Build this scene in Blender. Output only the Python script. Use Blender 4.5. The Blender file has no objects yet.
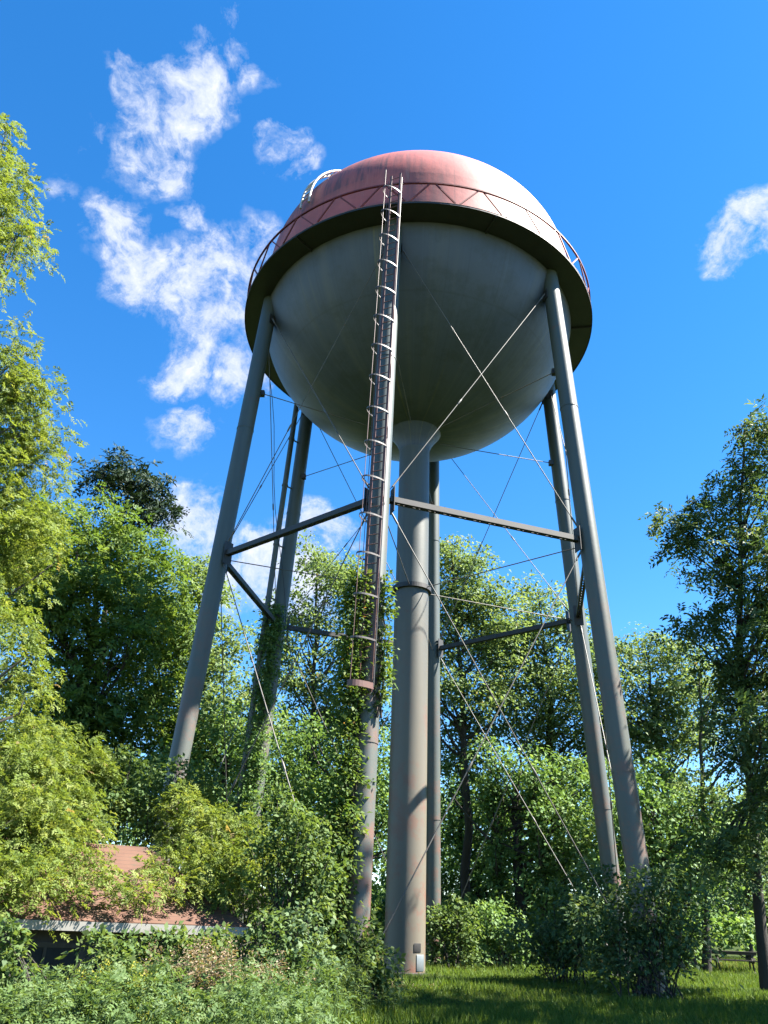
import bpy, bmesh, math, random
import numpy as np
from mathutils import Vector, Matrix

rng = np.random.default_rng(7)
random.seed(7)
R = math.radians
sc = bpy.context.scene
col = sc.collection
PI = math.pi

# ------------------------------------------------------------------ camera
F_PX, PITCH, ROLL, YAW = 790.0, 0.483624, 0.039125, -0.041864
EYE = np.array([0.0, -28.0, 1.5])
_fw = np.array([math.sin(YAW)*math.cos(PITCH), math.cos(YAW)*math.cos(PITCH), math.sin(PITCH)])
_r = np.array([math.cos(YAW), -math.sin(YAW), 0.0])
_u = np.cross(_r, _fw)
CR = math.cos(ROLL)*_r + math.sin(ROLL)*_u
CU = -math.sin(ROLL)*_r + math.cos(ROLL)*_u
cd = bpy.data.cameras.new('camera')
cam = bpy.data.objects.new('camera', cd); col.objects.link(cam)
cd.sensor_fit = 'VERTICAL'; cd.sensor_height = 24.0; cd.lens = F_PX/1024*24.0
cd.clip_start = 0.1; cd.clip_end = 3000
M = Matrix.Identity(4)
for i in range(3):
    M[i][0] = CR[i]; M[i][1] = CU[i]; M[i][2] = -_fw[i]; M[i][3] = EYE[i]
cam.matrix_world = M
sc.camera = cam

def ray(px, py):
    d = _fw + (px-384)/F_PX*CR - (py-512)/F_PX*CU
    return d/np.linalg.norm(d)
def at(px, py, dist):                       # point at a horizontal distance from the camera
    d = ray(px, py)
    return EYE + d*dist/math.hypot(d[0], d[1])
def mpp(px, py, dist):                      # metres per pixel there
    p = at(px, py, dist) - EYE
    return float(p @ _fw)/F_PX
def proj(p):
    d = np.asarray(p, float)-EYE; z = d @ _fw
    return 384+F_PX*(d @ CR)/z, 512-F_PX*(d @ CU)/z

def sst(a, b, x):
    t = np.clip((x-a)/(b-a), 0, 1); return t*t*(3-2*t)
def tz(x, y):                               # terrain height
    x = np.asarray(x, float); y = np.asarray(y, float)
    h = 0.25*sst(-26, 0, y) + 0.05*sst(0, 45, y) + 4.0*sst(60, 200, y)
    h = h - 0.8*sst(-3.0, -9.5, x)*sst(8, -4, y)
    h = h + 0.04*np.sin(x*0.9+1.3)*np.sin(y*0.7) + 0.03*np.sin(x*1.9)*np.cos(y*1.6+0.4)
    return h
def ground_hit(px, py):
    d = ray(px, py); t = 5.0
    for _ in range(4000):
        p = EYE+d*t
        if p[2] <= tz(p[0], p[1]): break
        t += 0.05
    return p

# ------------------------------------------------------------------ helpers
def link(o, parent=None):
    col.objects.link(o)
    if parent is not None: o.parent = parent
    return o
def tag(o, label=None, cat=None, group=None, kind=None):
    if label: o['label'] = label
    if cat: o['category'] = cat
    if group: o['group'] = group
    if kind: o['kind'] = kind
    return o
def empty(name, loc, label, cat, group=None):
    o = bpy.data.objects.new(name, None); o.location = loc; o.empty_display_size = 0.2
    col.objects.link(o); return tag(o, label, cat, group)

class MB:
    """collects polygons, builds ONE mesh object"""
    def __init__(s): s.v = []; s.f = []; s.smooth = []
    def add(s, verts, faces, smooth=False):
        b = len(s.v); s.v += [tuple(map(float, p)) for p in verts]
        s.f += [tuple(b+i for i in f) for f in faces]; s.smooth += [smooth]*len(faces)
    def box(s, c, size, rot=None):
        hx, hy, hz = [k/2 for k in size]
        P = np.array([(x, y, z) for x in (-hx, hx) for y in (-hy, hy) for z in (-hz, hz)])
        if rot is not None: P = P @ np.array(rot).T
        s.add(P+np.array(c), [(0,1,3,2),(4,6,7,5),(0,4,5,1),(2,3,7,6),(0,2,6,4),(1,5,7,3)])
    def beam(s, a, b, w, h, up=(0,0,1)):           # rectangular bar from a to b
        a = np.array(a, float); b = np.array(b, float); d = b-a; L = np.linalg.norm(d); d = d/L
        x = np.cross(d, up); n = np.linalg.norm(x)
        x = np.cross(d, (1,0,0)) if n < 1e-4 else x; x = x/np.linalg.norm(x); z = np.cross(x, d)
        s.box((a+b)/2, (w, L, h), np.stack([x, d, z], 1))
    def tube(s, pts, rad, seg=10, cap=True, smooth=True):
        pts = np.array(pts, float); n = len(pts)
        rad = np.full(n, rad) if np.isscalar(rad) else np.array(rad, float)
        T = np.gradient(pts, axis=0); T /= np.linalg.norm(T, axis=1)[:, None]+1e-12
        ref = np.array([0,0,1.0]) if abs(T[0][2]) < 0.9 else np.array([1.0,0,0])
        x = np.cross(T[0], ref); x /= np.linalg.norm(x)
        V = []
        th = np.arange(seg)/seg*2*PI
        for i in range(n):
            x = x - T[i]*(x @ T[i]); x /= np.linalg.norm(x); y = np.cross(T[i], x)
            V.append(pts[i]+rad[i]*(np.cos(th)[:, None]*x+np.sin(th)[:, None]*y))
        V = np.concatenate(V); Fc = []
        for i in range(n-1):
            for k in range(seg):
                a = i*seg+k; b = i*seg+(k+1) % seg
                Fc.append((a, b, b+seg, a+seg))
        s.add(V, Fc, smooth)
        if cap:
            s.add(V[:seg], [tuple(range(seg))[::-1]]); s.add(V[-seg:], [tuple(range(seg))])
    def lathe(s, prof, seg=96, center=(0,0,0), a0=0.0, a1=2*PI, smooth=True):
        full = abs(a1-a0-2*PI) < 1e-6
        k = seg if full else seg+1
        th = a0+np.arange(k)/seg*(a1-a0)
        V = []
        for r, z in prof:
            V.append(np.stack([center[0]+r*np.sin(th), center[1]-r*np.cos(th), np.full(k, center[2]+z)], 1))
        V = np.concatenate(V); Fc = []
        for i in range(len(prof)-1):
            for j in range(seg):
                a = i*k+j; b = i*k+(j+1) % k
                Fc.append((a, b, b+k, a+k))
        s.add(V, Fc, smooth)
    def build(s, name, mat, parent=None, world_parent=True):
        me = bpy.data.meshes.new(name); me.from_pydata(s.v, [], s.f); me.validate(); me.update()
        if len(me.polygons) == len(s.smooth):
            me.polygons.foreach_set('use_smooth', s.smooth)
        bm = bmesh.new(); bm.from_mesh(me); bmesh.ops.recalc_face_normals(bm, faces=bm.faces); bm.to_mesh(me); bm.free()
        me.materials.append(mat)
        o = bpy.data.objects.new(name, me); col.objects.link(o)
        if parent is not None:
            o.parent = parent
            o.matrix_parent_inverse = world_of(parent).inverted()
        return o
def world_of(o):
    m = o.matrix_basis.copy()
    if o.parent is not None: m = world_of(o.parent) @ o.matrix_parent_inverse @ m
    return m

# ------------------------------------------------------------------ materials
class NT:
    def __init__(s, nt): s.nt = nt
    def n(s, t, **kw):
        nd = s.nt.nodes.new(t)
        for k, v in kw.items():
            if k.startswith('i_'):
                nd.inputs[k[2:].replace('_', ' ')].default_value = v
            else: setattr(nd, k, v)
        return nd
    def l(s, a, b): s.nt.links.new(a, b)
    def math(s, op, a, b=None, clamp=False):
        m = s.nt.nodes.new('ShaderNodeMath'); m.operation = op; m.use_clamp = clamp
        for i, v in enumerate((a, b)):
            if v is None: continue
            if isinstance(v, (int, float)): m.inputs[i].default_value = v
            else: s.l(v, m.inputs[i])
        return m.outputs[0]
    def mix(s, fac, a, b, blend='MIX'):
        m = s.nt.nodes.new('ShaderNodeMix'); m.data_type = 'RGBA'; m.blend_type = blend
        for sock, v in ((m.inputs[0], fac), (m.inputs[6], a), (m.inputs[7], b)):
            if isinstance(v, (int, float)): sock.default_value = v
            elif isinstance(v, tuple): sock.default_value = (*v, 1) if len(v) == 3 else v
            else: s.l(v, sock)
        return m.outputs[2]
    def ramp(s, fac, stops):
        r = s.nt.nodes.new('ShaderNodeValToRGB'); e = r.color_ramp.elements
        while len(e) > 1: e.remove(e[-1])
        e[0].position = stops[0][0]; e[0].color = (*stops[0][1], 1) if isinstance(stops[0][1], tuple) else (stops[0][1],)*3+(1,)
        for p, c in stops[1:]:
            q = e.new(p); q.color = (*c, 1) if isinstance(c, tuple) else (c, c, c, 1)
        s.l(fac, r.inputs[0]); return r.outputs[0]
    def noise(s, vec, scale, detail=4, rough=0.55, dist=0.0):
        nd = s.n('ShaderNodeTexNoise'); nd.inputs['Scale'].default_value = scale
        nd.inputs['Detail'].default_value = detail; nd.inputs['Roughness'].default_value = rough
        nd.inputs['Distortion'].default_value = dist
        if vec is not None: s.l(vec, nd.inputs['Vector'])
        return nd.outputs[0]

DK = 0.43
def dk(c, k=None): return tuple(v*(DK if k is None else k) for v in c)
def mat(name):
    m = bpy.data.materials.new(name); m.use_nodes = True
    t = NT(m.node_tree); b = m.node_tree.nodes['Principled BSDF']
    return m, t, b
def geo_pos(t): return t.n('ShaderNodeNewGeometry').outputs['Position']
def polar(t):
    """angle round the tower axis and height, as a streak vector"""
    p = geo_pos(t); sx = t.n('ShaderNodeSeparateXYZ'); t.l(p, sx.inputs[0])
    ang = t.math('ARCTAN2', sx.outputs[0], t.math('MULTIPLY', sx.outputs[1], -1.0))
    return p, ang, sx
def streakvec(t, ang, z, ka, kz):
    c = t.n('ShaderNodeCombineXYZ'); t.l(t.math('MULTIPLY', ang, ka), c.inputs[0]); t.l(t.math('MULTIPLY', z, kz), c.inputs[2])
    return c.outputs[0]
def bump(t, b, h, strength=0.2, dist=0.02):
    bp = t.n('ShaderNodeBump'); bp.inputs['Strength'].default_value = strength; bp.inputs['Distance'].default_value = dist
    t.l(h, bp.inputs['Height']); t.l(bp.outputs[0], b.inputs['Normal'])

def mat_bowl():
    m, t, b = mat('bowl_paint')
    p, ang, sx = polar(t); z = sx.outputs[2]
    s1 = t.noise(streakvec(t, ang, z, 4.5, 0.05), 1.0, 5, 0.6)
    s2 = t.noise(streakvec(t, ang, z, 26.0, 0.10), 1.0, 3, 0.6)
    big = t.noise(p, 0.35, 5, 0.6)
    c = t.mix(t.ramp(big, [(0.3, 0.0), (0.7, 1.0)]), (0.0403, 0.0544, 0.0759), (0.0559, 0.0706, 0.0942))
    c = t.mix(t.ramp(s1, [(0.50, 0.0), (0.64, 0.8)]), c, (0.0754, 0.0853, 0.0920))
    s3 = t.noise(streakvec(t, ang, z, 11.0, 0.035), 1.0, 4, 0.6)
    c = t.mix(t.ramp(s3, [(0.60, 0.0), (0.68, 0.75)]), c, (0.1161, 0.1170, 0.0748))
    c = t.mix(t.math('MULTIPLY', t.ramp(t.noise(p, 0.9, 7, 0.72), [(0.48, 0.0), (0.62, 1.0)]), 0.5), c, (0.0301, 0.0387, 0.0378))
    c = t.mix(t.ramp(s2, [(0.56, 0.0), (0.74, 0.30)]), c, (0.0884, 0.1058, 0.1426))
    c = t.mix(t.ramp(s2, [(0.25, 0.4), (0.42, 0.0)]), c, (0.0234, 0.0309, 0.0459))
    pl = t.math('ABSOLUTE', t.math('SUBTRACT', t.math('FRACT', t.math('MULTIPLY', ang, 18/(2*PI))), 0.5))   # welded plate joints
    seam = t.ramp(pl, [(0.0, 1.0), (0.012, 0.0)])
    ring = t.ramp(t.math('ABSOLUTE', t.math('SUBTRACT', z, 22.6)), [(0.0, 1.0), (0.05, 0.0)])
    c = t.mix(t.math('MULTIPLY', t.math('MAXIMUM', seam, ring), 0.35), c, (0.0301, 0.0360, 0.0352))
    t.l(c, b.inputs['Base Color']); b.inputs['Roughness'].default_value = 0.55
    bump(t, b, t.noise(p, 1.2, 3), 0.15, 0.05)
    return m
def mat_red(name, dome):
    m, t, b = mat(name)
    p, ang, sx = polar(t); z = sx.outputs[2]
    big = t.noise(p, 0.6, 6, 0.65)
    c = t.mix(t.ramp(big, [(0.3, 0.0), (0.72, 1.0)]), (0.30, 0.068, 0.060), (0.385, 0.112, 0.098))
    s1 = t.noise(streakvec(t, ang, z, 9.0, 0.18), 1.0, 6, 0.68)
    s2 = t.noise(streakvec(t, ang, z, 34.0, 0.35), 1.0, 5, 0.7)
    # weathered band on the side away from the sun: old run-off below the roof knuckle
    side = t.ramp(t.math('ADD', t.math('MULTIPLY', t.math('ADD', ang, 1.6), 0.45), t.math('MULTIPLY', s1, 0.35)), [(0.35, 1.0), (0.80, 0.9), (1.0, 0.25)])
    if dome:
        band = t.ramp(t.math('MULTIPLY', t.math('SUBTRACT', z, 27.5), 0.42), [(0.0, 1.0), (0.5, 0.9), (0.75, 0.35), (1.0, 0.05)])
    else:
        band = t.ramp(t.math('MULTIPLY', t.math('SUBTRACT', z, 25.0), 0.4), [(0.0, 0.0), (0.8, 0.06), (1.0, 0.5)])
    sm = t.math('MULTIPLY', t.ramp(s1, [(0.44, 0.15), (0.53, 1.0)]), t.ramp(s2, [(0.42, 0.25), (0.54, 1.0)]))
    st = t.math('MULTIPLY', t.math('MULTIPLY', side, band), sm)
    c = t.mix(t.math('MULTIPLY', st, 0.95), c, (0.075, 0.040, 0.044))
    mot = t.ramp(t.noise(p, 1.7, 8, 0.75), [(0.46, 0.0), (0.64, 1.0)])
    c = t.mix(t.math('MULTIPLY', mot, 0.35), c, (0.16, 0.058, 0.055))
    pl = t.math('ABSOLUTE', t.math('SUBTRACT', t.math('FRACT', t.math('MULTIPLY', ang, 16/(2*PI))), 0.5))   # plate joints
    c = t.mix(t.math('MULTIPLY', t.ramp(pl, [(0.0, 1.0), (0.016, 0.0)]), 0.45), c, (0.09, 0.04, 0.04))
    # one dark patch right of the ladder
    patch = t.ramp(t.math('ABSOLUTE', t.math('SUBTRACT', ang, 0.03)), [(0.0, 1.0), (0.10, 0.85), (0.14, 0.0)])
    c = t.mix(t.math('MULTIPLY', t.math('MULTIPLY', patch, t.ramp(s2, [(0.35, 0.1), (0.6, 0.9)])), 0.0 if dome else 0.8), c, (0.13, 0.062, 0.060))
    c = t.mix(t.ramp(s2, [(0.60, 0.0), (0.74, 0.6)]), c, (0.40, 0.21, 0.18))
    t.l(c, b.inputs['Base Color']); b.inputs['Roughness'].default_value = 0.6
    bump(t, b, t.noise(p, 2.0, 4), 0.2, 0.04)
    return m
def mat_leg(name, c0, c1, rust=0.35, tan=True):
    m, t, b = mat(name)
    p = geo_pos(t); sx = t.n('ShaderNodeSeparateXYZ'); t.l(p, sx.inputs[0]); z = sx.outputs[2]
    mp = t.n('ShaderNodeMapping'); mp.inputs['Scale'].default_value = (3.0, 3.0, 0.25); t.l(p, mp.inputs[0])
    s1 = t.noise(mp.outputs[0], 1.0, 6, 0.65)
    c = t.mix(t.ramp(s1, [(0.3, 0.0), (0.7, 1.0)]), c0, c1)
    if tan:                                             # chalky tan weathering low on the steel
        low = t.ramp(t.math('MULTIPLY', z, 1/14.0), [(0.0, 1.0), (0.5, 0.75), (1.0, 0.0)])
        c = t.mix(t.math('MULTIPLY', low, 0.85 if name == 'riser_paint' else 0.28), c, (0.1340, 0.1130, 0.0830))
    r = t.noise(p, 2.3, 7, 0.7)
    c = t.mix(t.ramp(r, [(0.60, 0.0), (0.70, rust)]), c, (0.1224, 0.0468, 0.0306))
    lo2 = t.ramp(t.math('MULTIPLY', z, 1/13.0), [(0.0, 1.0), (1.0, 0.0)])          # rust blooms near the ground
    bl = t.ramp(t.noise(p, 1.1, 6, 0.72), [(0.50, 0.0), (0.62, 1.0)])
    c = t.mix(t.math('MULTIPLY', t.math('MULTIPLY', lo2, bl), 0.9), c, (0.155, 0.068, 0.047))
    t.l(c, b.inputs['Base Color']); b.inputs['Roughness'].default_value = 0.5
    bump(t, b, t.noise(p, 3.0, 4), 0.15, 0.02)
    return m
def mat_plain(name, c0, c1, scale=4.0, rough=0.6, metal=0.0, c2=None):
    m, t, b = mat(name); p = geo_pos(t)
    n = t.noise(p, scale, 6, 0.65)
    c = t.mix(t.ramp(n, [(0.35, 0.0), (0.65, 1.0)]), c0, c1)
    if c2: c = t.mix(t.ramp(t.noise(p, scale*2.7, 5, 0.7), [(0.56, 0.0), (0.68, 1.0)]), c, c2)
    t.l(c, b.inputs['Base Color']); b.inputs['Roughness'].default_value = rough; b.inputs['Metallic'].default_value = metal
    bump(t, b, n, 0.2, 0.01)
    return m
def mat_leaf(name, c_lo, c_mid, c_hi, trans=0.45, odd=None):
    m, t, b = mat(name)
    a = t.n('ShaderNodeAttribute'); a.attribute_name = 'tint'
    stops = [(0.0, c_lo), (0.5, c_mid), (0.93, c_hi)]
    if odd: stops.append((0.985, odd))
    c = t.ramp(a.outputs['Fac'], stops)
    t.l(c, b.inputs['Base Color']); b.inputs['Roughness'].default_value = 0.6; b.inputs['Specular IOR Level'].default_value = 0.2
    tr = t.n('ShaderNodeBsdfTranslucent')
    t.l(t.mix(1.0, c, (1.35, 1.25, 0.6), 'MULTIPLY'), tr.inputs[0])
    mx = t.n('ShaderNodeMixShader'); mx.inputs[0].default_value = trans
    t.l(b.outputs[0], mx.inputs[1]); t.l(tr.outputs[0], mx.inputs[2])
    t.l(mx.outputs[0], m.node_tree.nodes['Material Output'].inputs[0])
    return m
def mat_bark(name, c0, c1):
    m, t, b = mat(name); p = geo_pos(t)
    mp = t.n('ShaderNodeMapping'); mp.inputs['Scale'].default_value = (1, 1, 0.18); t.l(p, mp.inputs[0])
    n = t.noise(mp.outputs[0], 14.0, 6, 0.7)
    t.l(t.mix(n, c0, c1), b.inputs['Base Color']); b.inputs['Roughness'].default_value = 0.9
    bump(t, b, n, 0.6, 0.04)
    return m
def mat_ground():
    m, t, b = mat('grass_ground'); p = geo_pos(t)
    n1 = t.noise(p, 0.35, 6, 0.65); n2 = t.noise(p, 9.0, 6, 0.7)
    c = t.mix(n2, (0.0126, 0.0225, 0.0054), (0.0383, 0.0540, 0.0126))
    c = t.mix(t.ramp(n1, [(0.5, 0.0), (0.7, 0.6)]), c, (0.0540, 0.0518, 0.0203))
    t.l(c, b.inputs['Base Color']); b.inputs['Roughness'].default_value = 1.0; b.inputs['Specular IOR Level'].default_value = 0.05
    bump(t, b, n2, 0.6, 0.05)
    return m
def mat_roof():
    m, t, b = mat('shed_roofing'); p = geo_pos(t)
    n1 = t.noise(p, 1.3, 6, 0.7); n2 = t.noise(p, 14, 5, 0.7)
    c = t.mix(t.ramp(n1, [(0.35, 0.0), (0.65, 1.0)]), (0.0686, 0.0278, 0.0157), (0.0960, 0.0468, 0.0277))
    c = t.mix(t.ramp(n2, [(0.55, 0.0), (0.75, 0.5)]), c, (0.0412, 0.0223, 0.0139))
    sx = t.n('ShaderNodeSeparateXYZ'); t.l(p, sx.inputs[0])
    fr = t.math('FRACT', t.math('MULTIPLY', sx.outputs[2], 13.0))            # shingle courses
    c = t.mix(t.ramp(fr, [(0.0, 0.6), (0.18, 0.0)]), c, (0.0246, 0.0143, 0.0110))
    c = t.mix(t.ramp(t.noise(p, 3.1, 6, 0.7), [(0.55, 0.0), (0.66, 0.7)]), c, (0.0451, 0.0420, 0.0213))
    t.l(c, b.inputs['Base Color']); b.inputs['Roughness'].default_value = 0.85
    bump(t, b, fr, 0.5, 0.03)
    return m

MT = dict(
    bowl=mat_bowl(), wall=mat_red('faded_red_wall', False), dome=mat_red('faded_red_dome', True),
    leg=mat_leg('leg_paint', (0.0426, 0.0574, 0.0588), (0.0616, 0.0787, 0.0745)),
    riser=mat_leg('riser_paint', (0.0594, 0.0654, 0.0599), (0.0800, 0.0844, 0.0735), 0.4),
    strut=mat_plain('strut_paint', (0.0195, 0.0195, 0.0188), (0.0298, 0.0279, 0.0255), 2.5, 0.55, 0, (0.0259, 0.0130, 0.0093)),
    floor=mat_plain('balcony_steel', (0.0125, 0.0146, 0.0186), (0.0199, 0.0218, 0.0263), 1.2, 0.6, 0, (0.0265, 0.0164, 0.0148)),
    edge=mat_plain('balcony_edge', (0.1890, 0.0900, 0.0675), (0.2475, 0.1530, 0.1215), 2.0, 0.6),
    rail=mat_plain('railing_rust', (0.0994, 0.0142, 0.0121), (0.1463, 0.0243, 0.0183), 5, 0.6),
    rod=mat_plain('rod_steel', (0.0680, 0.0643, 0.0579), (0.0907, 0.0831, 0.0731), 3, 0.5, 0.0, (0.0706, 0.0328, 0.0202)),
    ladder=mat_plain('ladder_steel', (0.0622, 0.0533, 0.0507), (0.0794, 0.0706, 0.0668), 2.0, 0.45, 0.0, (0.0449, 0.0210, 0.0174)),
    ladrail=mat_plain('ladder_rail_paint', (0.0798, 0.0337, 0.0286), (0.1108, 0.0542, 0.0463), 1.5, 0.5, 0.0, (0.0532, 0.0147, 0.0102)),
    galv=mat_plain('galvanised', (0.3060, 0.3060, 0.3060), (0.3600, 0.3600, 0.3555), 3, 0.4, 0.0),
    concrete=mat_plain('concrete', (0.1125, 0.1080, 0.0990), (0.1620, 0.1575, 0.1440), 3, 0.9),
    dark=mat_plain('dark_opening', (0.0067, 0.0067, 0.0072), (0.0135, 0.0135, 0.0135), 6, 0.8),
    pale=mat_plain('pale_blue_patch', (0.0794, 0.1039, 0.1172), (0.1134, 0.1285, 0.1361), 4, 0.6),
    bark=mat_bark('bark', (0.0135, 0.0117, 0.0099), (0.0428, 0.0360, 0.0293)),
    bark2=mat_bark('pale_bark', (0.0315, 0.0279, 0.0234), (0.0765, 0.0675, 0.0563)),
    ground=mat_ground(), roof=mat_roof(),
    wood=mat_plain('shed_boards', (0.0383, 0.0297, 0.0234), (0.0675, 0.0540, 0.0428), 3, 0.85),
    fascia=mat_plain('fascia_white', (0.2025, 0.1924, 0.1688), (0.2498, 0.2396, 0.2194), 2.5, 0.6, 0, (0.1519, 0.1283, 0.1013)),
    table=mat_plain('weathered_wood', (0.0306, 0.0245, 0.0198), (0.0576, 0.0468, 0.0378), 6, 0.85),
    # foliage
    l_locust=mat_leaf('leaf_locust', (0.0853, 0.1331, 0.0244), (0.1355, 0.1863, 0.0399), (0.2007, 0.2342, 0.0665), 0.45, (0.2610, 0.2023, 0.0998)),
    l_broad=mat_leaf('leaf_broad', (0.0550, 0.1075, 0.0248), (0.0963, 0.1612, 0.0358), (0.1583, 0.2217, 0.0580), 0.40),
    l_dark=mat_leaf('leaf_dark', (0.0128, 0.0272, 0.0176), (0.0208, 0.0400, 0.0224), (0.0320, 0.0560, 0.0272), 0.15),
    l_airy=mat_leaf('leaf_airy', (0.0835, 0.1386, 0.0558), (0.1313, 0.1979, 0.0840), (0.1971, 0.2571, 0.1399), 0.42, (0.2986, 0.2506, 0.1199)),
    l_back=mat_leaf('leaf_backrow', (0.0670, 0.1301, 0.0405), (0.1089, 0.1914, 0.0607), (0.1926, 0.2774, 0.1014), 0.38),
    l_oak=mat_leaf('leaf_right_tree', (0.0381, 0.0760, 0.0320), (0.0653, 0.1155, 0.0416), (0.1428, 0.1900, 0.0800), 0.35, (0.2176, 0.1976, 0.0960)),  # also darkens the bushes at the right legs in place of shade
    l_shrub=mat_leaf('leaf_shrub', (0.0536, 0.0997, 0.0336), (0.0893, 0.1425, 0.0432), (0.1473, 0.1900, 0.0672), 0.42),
    l_pale=mat_leaf('leaf_pale', (0.0641, 0.1125, 0.0535), (0.0945, 0.1462, 0.0646), (0.1417, 0.1950, 0.0949), 0.38),
    l_ivy=mat_leaf('leaf_ivy', (0.0475, 0.0950, 0.0242), (0.0808, 0.1350, 0.0308), (0.1520, 0.1900, 0.0495), 0.42, (0.2850, 0.1600, 0.0550)),
    l_weed=mat_leaf('leaf_weed', (0.0584, 0.1050, 0.0356), (0.0858, 0.1413, 0.0444), (0.1304, 0.1816, 0.0741), 0.38),
    l_yellow=mat_leaf('leaf_yellow_weed', (0.15, 0.18, 0.03), (0.21, 0.22, 0.035), (0.32, 0.29, 0.045), 0.4),
    l_brown=mat_leaf('leaf_brown_weed', (0.13, 0.10, 0.06), (0.20, 0.155, 0.10), (0.28, 0.21, 0.15), 0.3),
    l_grass=mat_leaf('grass_blade', (0.0490, 0.0922, 0.0146), (0.0846, 0.1408, 0.0209), (0.1426, 0.1845, 0.0387), 0.4, (0.2495, 0.2331, 0.0887)),
    l_dry=mat_leaf('dry_grass_blade', (0.17, 0.16, 0.06), (0.26, 0.23, 0.10), (0.34, 0.29, 0.15), 0.35),
)

# ------------------------------------------------------------------ light and sky
SUN_EL, SUN_B = R(52), R(88)            # elevation; bearing from the camera side towards +X
S = np.array([math.sin(SUN_B)*math.cos(SUN_EL), -math.cos(SUN_B)*math.cos(SUN_EL), math.sin(SUN_EL)])
sl = bpy.data.lights.new('sun', 'SUN'); sl.energy = 5.0; sl.angle = R(0.5); sl.color = (1.0, 0.95, 0.86)
so = bpy.data.objects.new('sun', sl); col.objects.link(so)
so.rotation_euler = Vector(S).to_track_quat('Z', 'Y').to_euler()

def make_world():
    w = bpy.data.worlds.new('World'); sc.world = w; w.use_nodes = True
    t = NT(w.node_tree); bg = w.node_tree.nodes['Background']
    sky = t.n('ShaderNodeTexSky'); sky.sky_type = 'NISHITA'; sky.sun_disc = False
    sky.sun_elevation = SUN_EL; sky.sun_rotation = PI - SUN_B
    sky.dust_density = 0.1; sky.ozone_density = 1.6; sky.air_density = 1.0; sky.altitude = 1200
    hs = t.n('ShaderNodeHueSaturation'); hs.inputs['Saturation'].default_value = 1.36; hs.inputs['Value'].default_value = 1.0
    hs.inputs['Hue'].default_value = 0.501
    t.l(sky.outputs[0], hs.inputs['Color'])
    tc = t.n('ShaderNodeTexCoord'); D = tc.outputs['Generated']
    # clouds: soft masses round fixed sky directions, broken up by fractal noise
    wn = t.n('ShaderNodeTexNoise'); wn.inputs['Scale'].default_value = 9; wn.inputs['Detail'].default_value = 5; t.l(D, wn.inputs['Vector'])
    off = t.n('ShaderNodeVectorMath', operation='SUBTRACT'); t.l(wn.outputs['Color'], off.inputs[0]); off.inputs[1].default_value = (0.5, 0.5, 0.5)
    sca = t.n('ShaderNodeVectorMath', operation='SCALE'); t.l(off.outputs[0], sca.inputs[0]); sca.inputs['Scale'].default_value = 0.13
    wp = t.n('ShaderNodeVectorMath', operation='ADD'); t.l(D, wp.inputs[0]); t.l(sca.outputs[0], wp.inputs[1])
    blobs = [(150,100,44,1),(180,98,48,1),(215,78,44,1),(140,150,44,.9),(165,160,34,.8),(238,45,30,.75),(258,62,24,.5),
             (283,138,26,.85),(308,158,24,.8),(120,225,42,.8),(140,268,50,1),(190,285,62,1),(235,262,56,1.05),(215,332,58,1.05),(252,300,46,1),(262,240,42,.9),
             (178,372,40,.85),(188,432,36,.9),(235,372,42,.9),(188,212,26,.6),(60,190,30,.35),(90,130,26,.35),
             (728,238,42,1.1),(755,218,44,1.15),(722,262,28,.8),(775,235,40,1),
             (190,530,44,1),(320,535,46,1.1),(270,565,55,1.1),(215,575,50,1),(310,580,50,1)]
    acc = None
    for (x, y, r, k) in blobs:
        d = ray(x, y); off2 = math.hypot(x-384, y-512)/F_PX
        ar = 1.0*r/F_PX/math.sqrt(1+off2*off2)
        vd = t.n('ShaderNodeVectorMath', operation='DISTANCE'); t.l(wp.outputs[0], vd.inputs[0]); vd.inputs[1].default_value = tuple(d)
        v = t.math('MULTIPLY', t.math('SUBTRACT', 1.0, t.math('DIVIDE', vd.outputs['Value'], ar), clamp=True), k)
        acc = v if acc is None else t.math('MAXIMUM', acc, v)
    f1 = t.noise(wp.outputs[0], 17, 10, 0.68); f2 = t.noise(D, 52, 8, 0.68)
    nz = t.math('ADD', t.math('MULTIPLY', f1, 0.65), t.math('MULTIPLY', f2, 0.35))
    dens = t.math('ADD', t.math('MULTIPLY', acc, 0.80), t.math('MULTIPLY', t.math('SUBTRACT', nz, 0.5), 3.3))
    dens = t.math('MULTIPLY', dens, t.ramp(acc, [(0.0, 0.0), (0.3, 1.0)]))
    a = t.ramp(dens, [(0.02, 0.0), (0.26, 0.22), (0.58, 0.70), (0.95, 0.96)])
    cc = t.mix(t.ramp(f1, [(0.35, 0.0), (0.65, 1.0)]), (2.3, 2.55, 3.2), (3.15, 3.25, 3.5))
    c = t.mix(a, hs.outputs[0], cc)
    t.l(c, bg.inputs[0]); bg.inputs[1].default_value = 0.058
make_world()
vs = sc.view_settings
sc.display_settings.display_device = 'sRGB'
vs.view_transform = 'Standard'; vs.look = 'None'; vs.gamma = 1.0; vs.exposure = 2.58; vs.use_curve_mapping = False
cy = sc.cycles
cy.max_bounces = 6; cy.diffuse_bounces = 3; cy.transmission_bounces = 3; cy.glossy_bounces = 2; cy.caustics_reflective = False; cy.caustics_refractive = False
cy.use_denoising = True

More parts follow.
